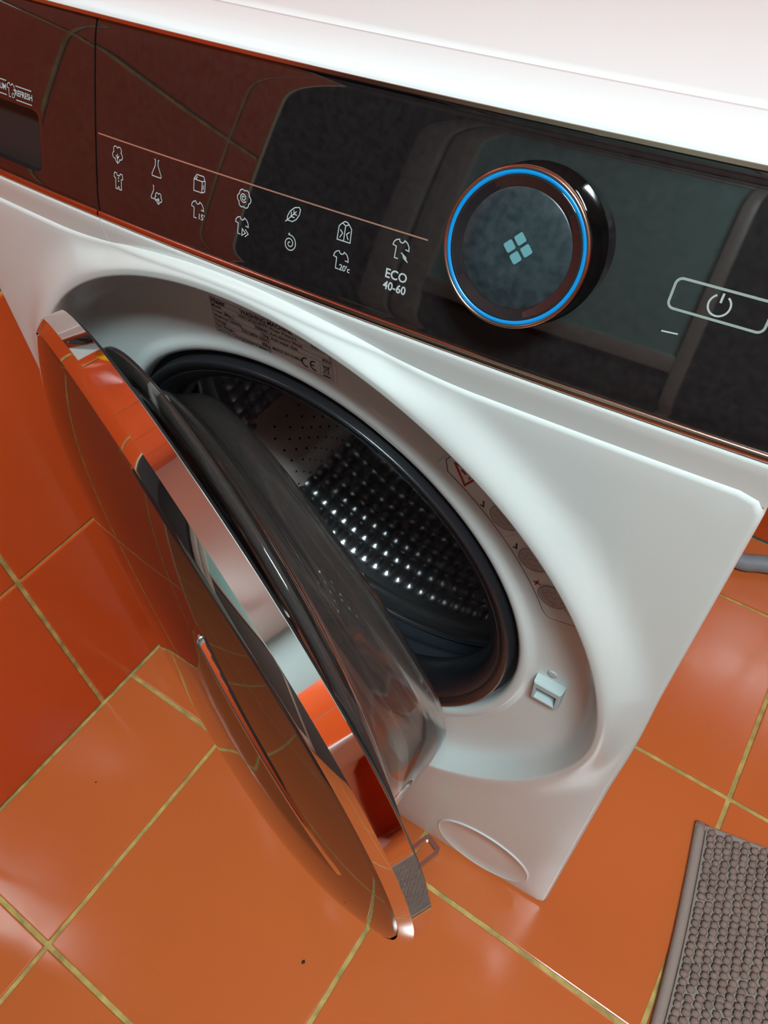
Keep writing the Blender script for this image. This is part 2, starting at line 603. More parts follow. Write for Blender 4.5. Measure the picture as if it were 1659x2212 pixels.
# trims, the white fascia strip, the worktop
for nm, (x0, x1) in (('a', (.001, XS - .0006)), ('b', (XS + .0006, W - .001))):
    strip_x('lower_trim', [lambda x: pan(x, -.0004, -.010), lambda x: pan(x, -.0004, .0000), lambda x: pan(x, .0004, .0008),
                           lambda x: pan(x, .0028, .0008), lambda x: pan(x, .0036, .0000), lambda x: pan(x, .0036, -.010)], x0, x1, COPPER, wm, n=40)
strip_x('upper_trim', [lambda x: pan(x, .1028, -.010), lambda x: pan(x, .1028, .0000), lambda x: pan(x, .1034, .0008),
                       lambda x: pan(x, .1050, .0008), lambda x: pan(x, .1056, .0000), lambda x: pan(x, .1056, -.010)], .001, W - .001, COPPER, wm, n=60)
def fp(dy, z): return lambda x: Vector((x, bow(x) + dy, z))
fasc = [fp(.012, .7568), fp(.0030, .7568), fp(.0010, .7562), fp(-.0002, .7550), fp(-.0004, .7535), fp(.0002, .748), fp(.0014, .738), fp(.0020, .730), fp(.012, .730)]
strip_x('fascia_strip', fasc, XS + .0004, W - .001, WHITE_PL, wm, n=60)
strip_x('drawer_strip', fasc, .001, XS - .0004, WHITE_PL, wm, n=30)
strip_x('panel_backing', [fp(.006, .7345), fp(.006, .757), lambda x: pan(x, .103, -.0125), lambda x: Vector((x, .08, .853)), fp(.06, .7345)], .002, W - .002, SEAM_DK, wm, n=20)

def wt(y, z): return lambda x: Vector((x, bow(x) * max(0, 1 - (y - .038) / .3) + y, z))
top_prof = [wt(.062, .8525), wt(.0400, .8525), wt(.0388, .8540), wt(.0392, .8558), wt(.0410, .8575), wt(.0445, .8588), wt(.0560, .8600), wt(.0690, .8606),
            wt(.0712, .8606), wt(.0720, .8601), wt(.0729, .8601), wt(.0738, .8606), wt(.080, .8607), wt(.16, .8607), wt(.30, .8607), wt(.46, .8607),
            wt(.592, .8607), wt(.597, .8590), wt(.598, .8525)]
strip_x('worktop', top_prof, -.0008, W + .0008, TOPW, wm, n=48)

# ---- printing on the panel
def on_panel(x, s): return pan(x, s, .00022)
LW = .52
def icon_shirt(tail):
    body = [(-.6 if tail else 2.6, -4.2), (-2.6, -4.2), (-2.6, 1.2), (-4.6, 1.6), (-4.3, 3.0), (-3.2, 4.2), (-1.5, 4.8), (-1.2, 4.0), (-.5, 3.5), (.5, 3.5), (1.2, 4.0), (1.5, 4.8),
            (3.2, 4.0), (4.3, 2.4), (4.6, .6), (2.6, .9)]
    return [(body, False)]
def blob(cx, cy, r, k, amp, n=60, ph=0, sy=1.0):
    return [(cx + math.cos(t) * (r + amp * abs(math.cos(k * (t + ph) / 2))), cy + sy * math.sin(t) * (r + amp * abs(math.cos(k * (t + ph) / 2)))) for t in [2 * PI * i / n for i in range(n)]]
def spiral(cx, cy, r0, r1, turns, n=48, ph=0):
    return [(cx + (r0 + (r1 - r0) * i / n) * math.cos(ph + turns * 2 * PI * i / n), cy + (r0 + (r1 - r0) * i / n) * math.sin(ph + turns * 2 * PI * i / n)) for i in range(n + 1)]
def sc(lines, k, dx, dy): return [([(x * k + dx, y * k + dy) for x, y in p], c) for p, c in lines]
flower = [(blob(0, .4, 3.1, 5, 1.3, ph=PI / 10, sy=1.05), True), ([(0, -4.9), (0, .6)], False), ([(0, -2), (1.4, -.3)], False), ([(0, -2), (-1.4, -.3)], False)]
flask = [([(-1.9, 4.8), (-1.1, 4.4), (-1.1, 1.6), (-3.7, -3.2), (-3.5, -4.3), (3.5, -4.3), (3.7, -3.2), (1.1, 1.6), (1.1, 4.4), (1.9, 4.8)], False)]
romper = [([(-1.6, 4.4), (-3.4, 4.4), (-3.8, 1.8), (-2.4, 1.4), (-2.4, -4.4), (-.5, -4.4), (-.5, -3.4), (0, -2.9), (.5, -3.4), (.5, -4.4), (2.4, -4.4), (2.4, 1.4), (3.8, 1.8), (3.4, 4.4), (1.6, 4.4), (1.0, 3.2), (-1.0, 3.2)], True)]
boxi = [([(-4, 1.6), (-2, 4.2), (3.2, 4.2), (4.4, 1.8), (4.4, -3.4), (2.2, -4.4), (-3.8, -4.4)], True), ([(-4, 1.6), (2.2, 1.4), (4.4, 2.2)], False), ([(2.2, 1.4), (2.2, -4.4)], False),
        ([(-2.6, 1.9), (-1.4, 3.2)], False), ([(3.2, -.2), (3.2, -2.6)], False)]
rose = [(blob(0, 0, 3.9, 6, .9), True), (spiral(-.5, .5, .4, 2.5, 1.9), False)]
feather = [([(-4.6, -4.2), (-3.4, -3.2), (-3.4, -1.2), (-2.2, 1.4), (.6, 3.8), (3.4, 4.6), (4.4, 3.6), (4.0, 1.0), (2.4, -1.6), (0, -3.2), (-2.2, -3.2), (-3.4, -3.2)], False), ([(-3.4, -3.2), (2.0, 2.2)], False),
           ([(-1.2, -1), (-1.2, 1.4)], False), ([(-1.2, -1), (1.2, -1.0)], False), ([(.4, .6), (.4, 2.6)], False), ([(.4, .6), (2.6, .6)], False)]
spiral_i = [(spiral(0, 0, 4.4, .5, -2.1, n=64, ph=PI * .6), False), ([(-1.4, 4.2), (-.6, 5.2)], False)]
jacket = [([(-2.0, 4.0), (-.8, 4.9), (.8, 4.9), (2.0, 4.0), (3.8, 2.2), (4.0, -4.4), (-4.0, -4.4), (-3.8, 2.2)], True), ([(0, 3.2), (0, -4.4)], False), ([(-2.0, 4.0), (0, 3.0), (2.0, 4.0)], False),
          ([(-2.6, -3.2), (-1.2, -.8), (-2.8, .6)], False), ([(2.6, -3.2), (1.2, -.8), (2.8, .6)], False)]
arrow = [([(.4, -1.0), (.4, -4.6), (2.9, -2.8)], True), ([(2.6, -.8), (4.9, -2.8), (2.6, -4.8)], False)]
waves = [([(.6 + d, -1.0 - d * .5), (1.8 + d, -1.7 - d * .5), (2.2 + d, -2.9 - d * .5), (3.2 + d, -3.8 - d * .5)], False) for d in (0, .9, 1.8)]
def make_icon(lines, xc, s, texts=(), k=.00098):
    p = Print(on_panel)
    for pts, closed in lines:
        p.add(ribbon2d(pts, LW, closed), (xc, s), k)
    for t, dx, dy, size in texts:
        p.add(text2d(t, size, .06), (xc + dx * k, s + dy * k), k)
    return p.build('printed_icon', GREY_PRINT, panel)
R1, R2 = .0388, .0247
make_icon(flower, .2073, R1)
make_icon(romper + [(disc, True) for disc in ([(.25 * math.cos(a), c + .25 * math.sin(a)) for a in (0, 1.57, 3.14, 4.71)] for c in (1.8, .2))], .2078, R2)
make_icon(flask, .2393, R1)
make_icon(sc([(flask[0][0][:6], False)], .8, -1.4, 1.2) + sc(flower, .68, 1.6, -1.4), .2393, R2)
make_icon(boxi, .2718, R1)
make_icon(icon_shirt(True), .2713, R2, [("15'", 3.0, -3.0, 4.4)])
make_icon(rose, .3039, R1)
make_icon(icon_shirt(True)[:1] + arrow, .3036, R2)
make_icon(feather, .3365, R1)
make_icon(spiral_i, .3362, R2)
make_icon(jacket, .3687, R1)
make_icon(icon_shirt(True), .3686, R2, [("20'c", 2.9, -3.2, 4.2)])
make_icon(icon_shirt(True) + waves, .4010, R1)
p = Print(on_panel)
p.add(text2d('ECO', .0062, .00012), (.4011, .0264)).add(text2d('40-60', .0056, .00012), (.4013, .0206))
p.build('printed_lettering', GREY_PRINT, panel)
p = Print(on_panel)
p.add(ribbon2d([(.1910 + (.4142 - .1910) * i / 40, .0468) for i in range(41)], .0007))
p.build('printed_line', COP_PRINT, panel)
# power key
def rrect(x0, x1, y0, y1, r, n=6):
    out = []
    for cx_, cy_, a0 in ((x1 - r, y1 - r, 0), (x0 + r, y1 - r, 90), (x0 + r, y0 + r, 180), (x1 - r, y0 + r, 270)):
        for i in range(n + 1):
            a = math.radians(a0 + 90 * i / n)
            out.append((cx_ + r * math.cos(a), cy_ + r * math.sin(a)))
    return out
p = Print(on_panel)
p.add(ribbon2d(rrect(.5255, .5632, .0487, .0608, .0026), .00105, True))
p.build('power_key_outline', mat('dim_green_print', (.26, .30, .27), .5), panel)
p = Print(on_panel)
p.add(ribbon2d([(.0042 * math.sin(a), .0042 * math.cos(a)) for a in [math.radians(32 + 296 * i / 30) for i in range(31)]], .0008), (.5443, .0546))
p.add(ribbon2d([(0, .0048), (0, .0010)], .0009), (.5443, .0546))
p.build('power_symbol', mat('dim_silver_print', (.36, .39, .38), .5), panel)
p = Print(on_panel)
p.add(ribbon2d([(.527, .0390), (.5337, .0395)], .0006))
p.build('printed_dash', GREY_PRINT, panel)
# drawer lettering
p = Print(on_panel)
p.add(text2d('REFRESH', .0046, .0001), (.1222, .0528))
p.add(text2d('DRUM', .0046, .0001, 'RIGHT'), (.1050, .0540))
for x0, x1, s in ((.1145, .1302, .0566), (.1145, .1302, .0490), (.085, .1052, .0578), (.085, .1052, .0500)):
    p.add(ribbon2d([(x0, s), (x1, s)], .0006))
for pts, closed in icon_shirt(True):
    p.add(ribbon2d(pts, .6, closed), (.1098, .0532), .00085)
p.add(ribbon2d(blob(0, 0, 1.2, 3, .3), .5, True), (.1118, .0508), .00085)
p.build('printed_lettering', GREY_PRINT, drawer)

# ---- programme dial
DX, DS = .4626, .0570
dial_o = pan(DX, DS, 0)
bx = Vector((1, 2 * BOW * (DX - W / 2) / (W / 2) ** 2, 0)).normalized()
dn = (NV - bx * NV.dot(bx)).normalized()
df = (dial_o, bx, dn.cross(bx), dn)
dial = lathe('programme_dial', [(.0335, -.002), (.0335, .001), (.0328, .003), (.0325, .016), (.0322, .0185), (.0320, .0190)], df, DIAL_SIDE, wm, n=96)
lathe('copper_rim', [(.0320, .0185), (.0320, .0195), (.0315, .0203), (.0308, .0204), (.0304, .0198), (.0303, .0190)], df, COPPER, dial, n=96)
lathe('light_ring', [(.0304, .0192), (.0301, .0198), (.0291, .0198), (.0287, .0192)], df, BLUE, dial, n=96)
lathe('bevel_ring', [(.0288, .0190), (.0286, .0196), (.0276, .0192), (.0255, .0180), (.0240, .0174)], df, mat('dial_black_gloss', (.015, .012, .014), .06, spec=.8), dial, n=96)
lathe('dial_face', [(.0240, .0175), (.0235, .0178), (.012, .0180), (.0004, .0180)], df, DIAL_FACE, dial, n=96, cap=True)
def on_dial(x, y): return dial_o + df[1] * x + df[2] * y + dn * .0183
for cx_, cy_ in ((0, .0038), (-.0038, 0), (.0038, 0), (0, -.0038)):
    p = Print(on_dial)
    q = rrect(-.0021, .0021, -.0021, .0021, .0007, 3)
    p.add((q, [tuple(range(len(q)))]), (.0012 + cx_, .0008 + cy_), 1, PI / 4)
    p.build('logo_square', TEAL, dial)

# ---- gasket and drum
AX = Vector((0, 1, 0))
pf = (Vector((CX, 0, CZ)), Vector((1, 0, 0)), Vector((0, 0, 1)), AX)
gas = lathe('door_gasket', [(.2008, .030), (.2002, .0255), (.1975, .0250), (.1958, .0225), (.1950, .0120), (.1945, .0108), (.1930, .0104), (.1900, .0116), (.1868, .0134), (.1858, .0146), (.1850, .0138), (.1820, .0152),
                            (.1785, .0178), (.1750, .0215), (.1722, .0270), (.1706, .0340), (.1700, .0420), (.1705, .0480), (.1735, .0530), (.1790, .0560), (.1870, .0590)],
             pf, RUBBER, wm, n=180)
mark_sharp(gas, 55)
lathe('bellows', [(.1865, .0588), (.196, .062), (.207, .067), (.216, .075), (.219, .083), (.216, .089), (.219, .095), (.228, .100), (.233, .107), (.234, .118)], pf, RUBBER_B, gas, n=180)
drum = lathe('drum', [(.2385, .1260), (.2335, .1190), (.2300, .1165), (.2265, .1175), (.2255, .1205), (.2275, .1245), (.2330, .1300), (.2420, .1400), (.2475, .1465), (.2500, .1560)], pf, STEEL, wm, n=180)
AS, YS = .01671, .02375
nb = 94
asp = 2 * PI * .25 / nb
def drum_wall():
    nu, nv = nb * 8, 100
    y0, y1 = .1555, .4150
    V = []
    for i in range(nu):
        ang = 2 * PI * i / nu
        a = ang * .25
        for j in range(nv):
            y = y0 + (y1 - y0) * j / (nv - 1)
            fu = ((a + .5458) / asp) % 1.0
            fv = ((y - .1799) / YS) % 1.0
            du = min(fu, 1 - fu) * asp / .0072
            dv = min(fv, 1 - fv) * YS / .0108
            q = (abs(du) ** 2.6 + abs(dv) ** 2.6) ** (1 / 2.6)
            b = .0034 * (1 - sstep((q - .38) / .66)) * sstep((y - .1635) / .008)
            r = .25 - b
            V.append((CX + r * math.cos(ang), y, CZ + r * math.sin(ang)))
    return mesh_obj('drum_wall', V, grid_faces(nu, nv, True), STEEL, drum)
drum_wall()
lathe('drum_back', [(.250, .415), (.243, .422), (.20, .424), (.19, .418), (.12, .418), (.11, .424), (.03, .424), (.001, .424)], pf, STEEL, drum, n=96)
# perforations of the drum wall, the near band only, joined
V, F = [], []
for i in range(nb):
    a = (-.5458 + asp * (i + .5)) / .25
    for j in range(-1, 10):
        y = .1799 + YS * (j + .5)
        if y < .160 or y > .41: continue
        c = Vector((CX + .24985 * math.cos(a), y, CZ + .24985 * math.sin(a)))
        ta = Vector((-math.sin(a), 0, math.cos(a)))
        b = len(V)
        for k in range(6):
            t = 2 * PI * k / 6
            V.append(c + ta * (.0011 * math.cos(t)) + AX * (.0011 * math.sin(t)))
        F.append(tuple(b + k for k in range(6)))
tag(mesh_obj('drum_holes', V, F, HOLE, drum, smooth=False), kind='stuff')
# lifter paddles
def lift_h(dphi, y, y0=.172, y1=.40):
    w = .225
    t = 1 - min(1, abs(dphi) / w)
    f = sstep(t * 1.35) * .033
    a = max(0, min(1, (y - y0) / .040))
    e = math.sqrt(max(0, 1 - (1 - a) ** 2)) * sstep((y1 - y) / .03)
    return f * (.10 + .90 * e) - (.004 if a <= 0.0 else 0)
def lifter(phi0):
    nu, nv = 44, 44
    V = []
    for i in range(nu):
        dp = -.228 + .456 * i / (nu - 1)
        for j in range(nv):
            y = .172 + .228 * (j / (nv - 1)) ** 1.5
            h = lift_h(dp, y)
            if i in (0, nu - 1): h = -.004
            r = .2505 - h
            V.append((CX + r * math.cos(phi0 + dp), y, CZ + r * math.sin(phi0 + dp)))
    o = mesh_obj('lifter', V, grid_faces(nu, nv), LIFTER, drum)
    HV, HF = [], []
    for row, dp in enumerate((.185, .150, .115, .080, .045, .010, -.025, -.06, -.10, -.14)):
        for k in range(9):
            y = .186 + k * .023 + (.0115 if row % 2 else 0)
            if y > .38: continue
            e1 = 1e-3
            def P(d, yy):
                r = .2505 - lift_h(d, yy)
                return Vector((CX + r * math.cos(phi0 + d), yy, CZ + r * math.sin(phi0 + d)))
            c = P(dp, y)
            tu = (P(dp + e1, y) - P(dp - e1, y)).normalized()
            tv = (P(dp, y + e1) - P(dp, y - e1)).normalized()
            nn = tu.cross(tv)
            inw = Vector((CX - c.x, 0, CZ - c.z)).normalized()
            if nn.dot(inw) < 0: nn = -nn
            b = len(HV)
            for q in range(8):
                t = 2 * PI * q / 8
                HV.append(c + nn * .0006 + tu * .0016 * math.cos(t) + tv * .0016 * math.sin(t))
            HF.append(tuple(b + q for q in range(8)))
    mesh_obj('lifter_holes', HV, HF, HOLE, o, smooth=False) if False else None
    return o, HV, HF
for ph in (-145.5, -25.5, 94.5):
    o, HV, HF = lifter(math.radians(ph))
    tag(mesh_obj('lifter_holes', HV, HF, HOLE, drum, smooth=False), kind='stuff')

# ---- labels in the recess
YFL = .0168
def on_floor(x, z): return Vector((x, YFL - .0006, z))
def on_floor_print(x, z): return Vector((x, YFL - .0009, z))
lx0, lx1, lz0, lz1 = .2415, .3425, .6775, .7075
q = rrect(lx0 - .0015, lx1 + .0015, lz0 - .0015, lz1 + .0015, .002, 3)
lab = mesh_obj('rating_label', [on_floor(*p_) for p_ in q] + [Vector((p_[0], YFL + .0004, p_[1])) for p_ in q],
               [tuple(range(len(q)))] + [(i, (i + 1) % len(q), len(q) + (i + 1) % len(q), len(q) + i) for i in range(len(q))], LABEL_W, wm, smooth=False)
tag(lab, 'thin pale rating plate sticker with black table of ratings')
P = Print(on_floor_print)
rows_z = [lz1 - .0012 - (lz1 - lz0 - .0024) * f for f in (0, .16, .30, .44, .58, .72, .86, 1.0)]
X0, X1, XM = lx0 + .001, lx1 - .001, .2915
P.add(ribbon2d([(X0, rows_z[0]), (X1, rows_z[0]), (X1, rows_z[-1]), (X0, rows_z[-1])], .00022, True))
for i in range(1, 7):
    P.add(ribbon2d([(X0, rows_z[i]), (XM if i > 4 else X1, rows_z[i])], .00018))
P.add(ribbon2d([(XM, rows_z[1]), (XM, rows_z[-1])], .00018))
P.add(ribbon2d([(.3318, rows_z[4]), (.3318, rows_z[-1])], .00018))
mid = lambda i: (rows_z[i] + rows_z[i + 1]) / 2
P.add(text2d('Haier', .0058, .0001, 'LEFT'), (X0 + .0008, mid(0)))
P.add(text2d('WASHING MACHINE', .0046, .00008), (.2905, mid(0) - .0003))
for i, (a, b) in enumerate((('Model', 'HW120-B14979'), ('Power (Max.)', '2000W'), ('Washing Capacity', '12kg'), ('Voltage', '220-240V~50Hz'), ('Net Weight', '80kg'), ('Serial No.', 'CEAAJJE0000PVLB00012'))):
    P.add(text2d(a, .0034, .00004, 'LEFT'), (X0 + .0008, mid(i + 1)))
    P.add(text2d(b, .0036 if i != 5 else .0033, .00006, 'RIGHT'), (XM - .0008, mid(i + 1)))
for i, (a, b) in enumerate((('Water Pressure', '0.03-1MPa'), ('Anti-electric Shock', 'I'), ('Anti-water class', 'IPX4'))):
    P.add(text2d(a, .0034, .00004, 'LEFT'), (XM + .0012, mid(i + 1)))
    P.add(text2d(b, .0034, .00004, 'RIGHT'), (X1 - .0008, mid(i + 1)))
P.add(text2d('MADE IN CHINA', .0034, .00004, 'LEFT'), (XM + .0012, (rows_z[4] + rows_z[-1]) / 2))
cz_ = (rows_z[4] + rows_z[-1]) / 2
for ccx in (.3205, .3272):
    P.add(ribbon2d([(ccx + .0034 * math.cos(a), cz_ + .0034 * math.sin(a)) for a in [math.radians(75 + 210 * i / 20) for i in range(21)]], .0009))
P.add(ribbon2d([(.3240, cz_), (.3270, cz_)], .0009))
bx_, bz_ = .3366, cz_ + .0006
for pts, cl in (([(-.002, .0022), (.002, .0022), (.0014, -.0026), (-.0014, -.0026)], True), ([(-.0027, .0030), (.0024, .0030)], False), ([(-.0032, .0040), (.0032, -.0034)], False), ([(.0032, .0040), (-.0032, -.0034)], False)):
    P.add(ribbon2d(pts, .0004, cl), (bx_, bz_))
P.add(ribbon2d([(-.003, -.0050), (.003, -.0050)], .0010), (bx_, bz_))
P.build('label_print', BLACK_PRINT, lab)

def pol(a, r, lift):
    a = math.radians(a)
    return Vector((CX + r * math.cos(a), YFL - lift, CZ + r * math.sin(a)))
LR1 = .2505
def lr0(a): return .2212 + .0062 * max(0, min(1, (54.6 - a) / 34))
def ring_outline():
    a0, a1 = 20.4, 55.0
    pts = [(a1 - 1.5 - (a1 - a0 - 3.4) * i / 30, lr0(a1 - 1.5 - (a1 - a0 - 3.4) * i / 30)) for i in range(31)]
    r0 = lr0(a0)
    for i in range(1, 6): pts.append((a0 + 1.9 - 1.9 * math.sin(i / 5 * PI / 2), r0 + .006 * (1 - math.cos(i / 5 * PI / 2))))
    for i in range(31): pts.append((a0 - .2 + (a1 - a0 + .6) * i / 30, LR1))
    r0 = lr0(a1)
    pts.append((a1 + .25, r0 + .007))
    for i in range(1, 5): pts.append((a1 - 1.5 * math.sin(i / 5 * PI / 2), r0 + .006 * (1 - math.sin(i / 5 * PI / 2))))
    return pts
k_ = .2350 * PI / 180
flat = [(a * k_, r) for a, r in ring_outline()]
def unflat(lift): return lambda u_, r_: pol(u_ / k_, r_, lift)
N_ = 40
V = [pol(19.8 + 35.8 * i / N_, lr0(19.8 + 35.8 * i / N_) - .0014 + (LR1 + .0012 - lr0(19.8 + 35.8 * i / N_)) * q / 4, .0005) for i in range(N_ + 1) for q in range(5)]
wl = mesh_obj('warning_label', V, grid_faces(N_ + 1, 5), LABEL_W, wm)
tag(wl, 'curved pale door warning sticker with red triangle and picture discs')
P = Print(unflat(.0008)); P.add(ribbon2d(flat, .00055, True))
def local(a, r): return (a * k_, r)
def line(P_, pts, w, closed=False): P_.add(ribbon2d([local(*q) for q in pts], w, closed))
line(P, [(46.02, .2248), (45.48, .2259), (46.46, .2297)], .0011)
line(P, [(36.96, .2278), (36.47, .2293), (37.56, .2322)], .0011)
P.build('label_print', BLACK_PRINT, wl)
P = Print(unflat(.0008))
line(P, [(54.04, .2324), (50.13, .2248), (50.5, .2424)], .0014, True)
line(P, [(52.65, .2326), (51.61, .2326)], .0016)
line(P, [(51.05, .2326), (50.65, .2327)], .0014)
line(P, [(29.3, .2288), (28.66, .2336)], .0011)
line(P, [(28.47, .2292), (29.56, .2335)], .0011)
line(P, [(44.3, .2345), (43.7, .2362)], .0013)
for q in range(5):
    line(P, [(24.9 - q * .62, .2424 + q * .0013), (24.55 - q * .62, .2431 + q * .0013)], .0007)
P.add(ribbon2d(blob(0, 0, .0012, 5, .0008, 20), .0005, True), local(24.6, .2440))
tag(P.build('red_print', RED_PRINT, wl), kind='stuff')
P = Print(unflat(.0008))
for q in range(6):
    line(P, [(39.08 + .05 * q, .2262 + .0021 * q), (39.11 + .05 * q, .2274 + .0021 * q)], .0004)
tag(P.build('dashed_print', GREY_DK_PRINT, wl), kind='stuff')
for n_, (a, r) in enumerate(((42.7, .2363), (34.1, .2377), (26.1, .2388))):
    P = Print(unflat(.0009))
    P.add(disc2d((0, 0), .0103, 40), local(a, r))
    dsc = P.build('picture_disc', LABEL_G, wl)
    P = Print(unflat(.0012))
    P.add(ribbon2d([(.0101 * math.cos(t), .0101 * math.sin(t)) for t in [2 * PI * i / 48 for i in range(48)]], .0007, True), local(a, r))
    if n_ == 0:
        L_ = [([(.006, -.0035), (.0065, .0015), (.0045, .0015), (.004, -.001), (-.006, -.001)], False), ([(-.006, .001), (.002, .001), (.003, .004), (-.005, .0045), (-.006, .003)], False),
              ([(.006, -.0055), (.003, -.006), (-.004, -.0045), (-.0065, -.003)], False), ([(.0065, .004), (.004, .006)], False)]
    else:
        L_ = [([(.007, -.006), (.003, -.0055), (.0035, -.0025), (.006, -.002)], False), ([(.008, -.001), (.004, .0005), (.0045, .004), (.007, .0045)], False),
              ([(.002, -.0085), (.0, -.004), (.0015, -.001), (-.001, .0015), (.001, .004), (-.001, .008)], False), ([(-.002, -.009), (-.003, -.004), (-.0055, -.003), (-.0045, .001), (-.007, .002)], False),
              ([(-.003, .009), (-.004, .005), (-.006, .005)], False), ([(.003, .009), (.003, .006)], False), ([(-.009, -.002), (-.006, -.0005)], False)]
    for pts, cl in L_:
        P.add(ribbon2d(pts, .0005, cl), local(a, r))
    tag(P.build('label_print', GREY_DK_PRINT, wl), kind='stuff')

# ---- latch catch in the recess, with two screw covers
def catch():
    x0, x1, z0, z1 = .5130, .5368, .4440, .4700
    yb, yf = .0175, .0088
    i = .0035
    def rect(x0, x1, z0, z1, y): return [Vector((x0, y, z0)), Vector((x1, y, z0)), Vector((x1, y, z1)), Vector((x0, y, z1))]
    L_ = [rect(x0, x1, z0, z1, yb), rect(x0 + .0006, x1 - .0006, z0 + .0006, z1 - .0006, yf + .0012), rect(x0 + .0016, x1 - .0016, z0 + .0016, z1 - .0016, yf),
          rect(x0 + i, x1 - i, z0 + i, z1 - .0075, yf), rect(x0 + i + .0006, x1 - i - .0006, z0 + i + .0006, z1 - .0082, yf + .014)]
    V = [v for l in L_ for v in l]
    F = []
    for a in range(len(L_) - 1):
        for k in range(4):
            F.append((a * 4 + k, a * 4 + (k + 1) % 4, a * 4 + 4 + (k + 1) % 4, a * 4 + 4 + k))
    F.append((16, 17, 18, 19))
    return mesh_obj('latch_catch', V, F, LATCH, wm, smooth=False)
catch()
for sx, sz in ((.5240, .4790), (.5240, .4330)):
    lathe('screw_cover', [(.0042, .0175), (.0040, .0162), (.0034, .0158), (.0006, .0160)], (Vector((sx, 0, sz)), Vector((1, 0, 0)), Vector((0, 0, 1)), AX),
          mat('screw_cover_grey', (.45, .45, .44), .4), wm, n=20, cap=True)

# ---- round pump filter cover at the bottom
fc = (Vector((.510, bow(.51), .0672)), Vector((1, 2 * BOW * (.51 - W / 2) / (W / 2) ** 2, 0)).normalized(), Vector((0, 0, 1)), Vector((0, 1, 0)))
lathe('filter_cover', [(.0590, .0005), (.0582, -.0012), (.0570, -.0016), (.0560, -.0010), (.0552, -.0006), (.03, -.0006), (.001, -.0006)], fc, WHITE_PL, wm, n=72, cap=True)

# ---- door
DD = Vector((.28524, -.07642, .46583))
DE = Vector((.93673173, -.35004809, 0)).normalized()
DN = Vector((-.35004809, -.93673173, 0)).normalized()
UZ = Vector((0, 0, 1))
dfm = (DD, DE, UZ, DN)
DB = .0125
def dbow(t, r, h): return DB * (1 - (r * math.cos(t) / .2656) ** 2)
door = lathe('door', [(.2652, -.0003), (.2640, -.0012), (.2610, -.0028), (.2560, -.0038), (.2480, -.0042), (.2320, -.0044), (.2080, -.0050), (.2060, -.0045), (.2060, .0000), (.2400, .0060), (.2550, .0060), (.2648, .0030)],
             dfm, DARK_PL, wm, n=180, extra=dbow, closed_prof=True)
mark_sharp(door, 50)
tag(door, 'round door, chrome-rimmed, standing half open on its left hinge')
lathe('chrome_ring', [(.2630, -.0004), (.2661, -.0002), (.2664, .0002), (.2656, .0138), (.2652, .0143), (.2596, .0200), (.2590, .0204), (.2582, .0202), (.2578, .0120)],
      dfm, CHROME, door, n=240, extra=dbow, sharp=22)
# outer glass: shallow dome with the finger hollow beside the handle strip
HA, HB = Vector((.1184, .1863)), Vector((.2211, .0405))
hd = (HB - HA).normalized()
hn = Vector((hd.y, -hd.x))
if hn.dot(-HA) < 0: hn = -hn
HL = (HB - HA).length
def dome(e, u):
    r = math.hypot(e, u)
    h = .0204 + .0225 * (1 - (r / .2578) ** 5) + DB * (1 - (e / .2656) ** 2)
    v = Vector((e, u)) - HA
    a, b = v.dot(hd) / HL, v.dot(hn)
    if -.05 < a < 1.05:
        lens = .055 * max(0, math.sin(PI * max(0, min(1, a)))) ** .8 + .001
        if -.002 < b < lens:
            f = max(0, 1 - b / lens)
            h -= .0075 * math.sin(PI * max(0, min(1, a))) ** .6 * sstep(f) * sstep((b + .002) / .002)
    return h
def dpt(e, u, off=0): return DD + DE * e + UZ * u + DN * (dome(e, u) + off)
V, nr, na = [], 92, 260
for i in range(na):
    t = 2 * PI * i / na
    for j in range(nr):
        r = .2575 * (1 - (j / (nr - 1)) ** 1.15 * .9985)
        e_, u_ = r * math.cos(t), r * math.sin(t)
        pnt = dpt(e_, u_)
        if j == 0: pnt = dpt(e_, u_, -.003)
        V.append(pnt)
mesh_obj('door_outer_glass', V, grid_faces(na, nr, True), DOOR_GLASS, door)
# chrome handle strip
def strip():
    V = []
    n = 60
    for i in range(n + 1):
        a = i / n
        c = HA + (HB - HA) * a + hn * (-.0045 * math.sin(PI * a))
        w = .0013 * (.55 + .45 * math.sin(PI * min(1, max(.0, a))) ** .5)
        h = .0030 - .0018 * a
        h = max(.0005, h) * (1 if .01 < a < .985 else .2)
        base = dome(c.x, c.y) if a < 2 else 0
        hh = .0204 + .0225 * (1 - (c.length / .2578) ** 5) + DB * (1 - (c.x / .2656) ** 2)
        for q, o in ((-1, -.008), (-1, h * .6), (-.5, h), (.5, h), (1, h * .6), (1, -.008)):
            p_ = c + hn * (q * w)
            V.append(DD + DE * p_.x + UZ * p_.y + DN * (hh + o))
    F = grid_faces(n + 1, 6) + [(0, 1, 2, 3, 4, 5), tuple(n * 6 + k for k in range(6))[::-1]]
    return mesh_obj('handle_strip', V, F, CHROME, door)
strip()
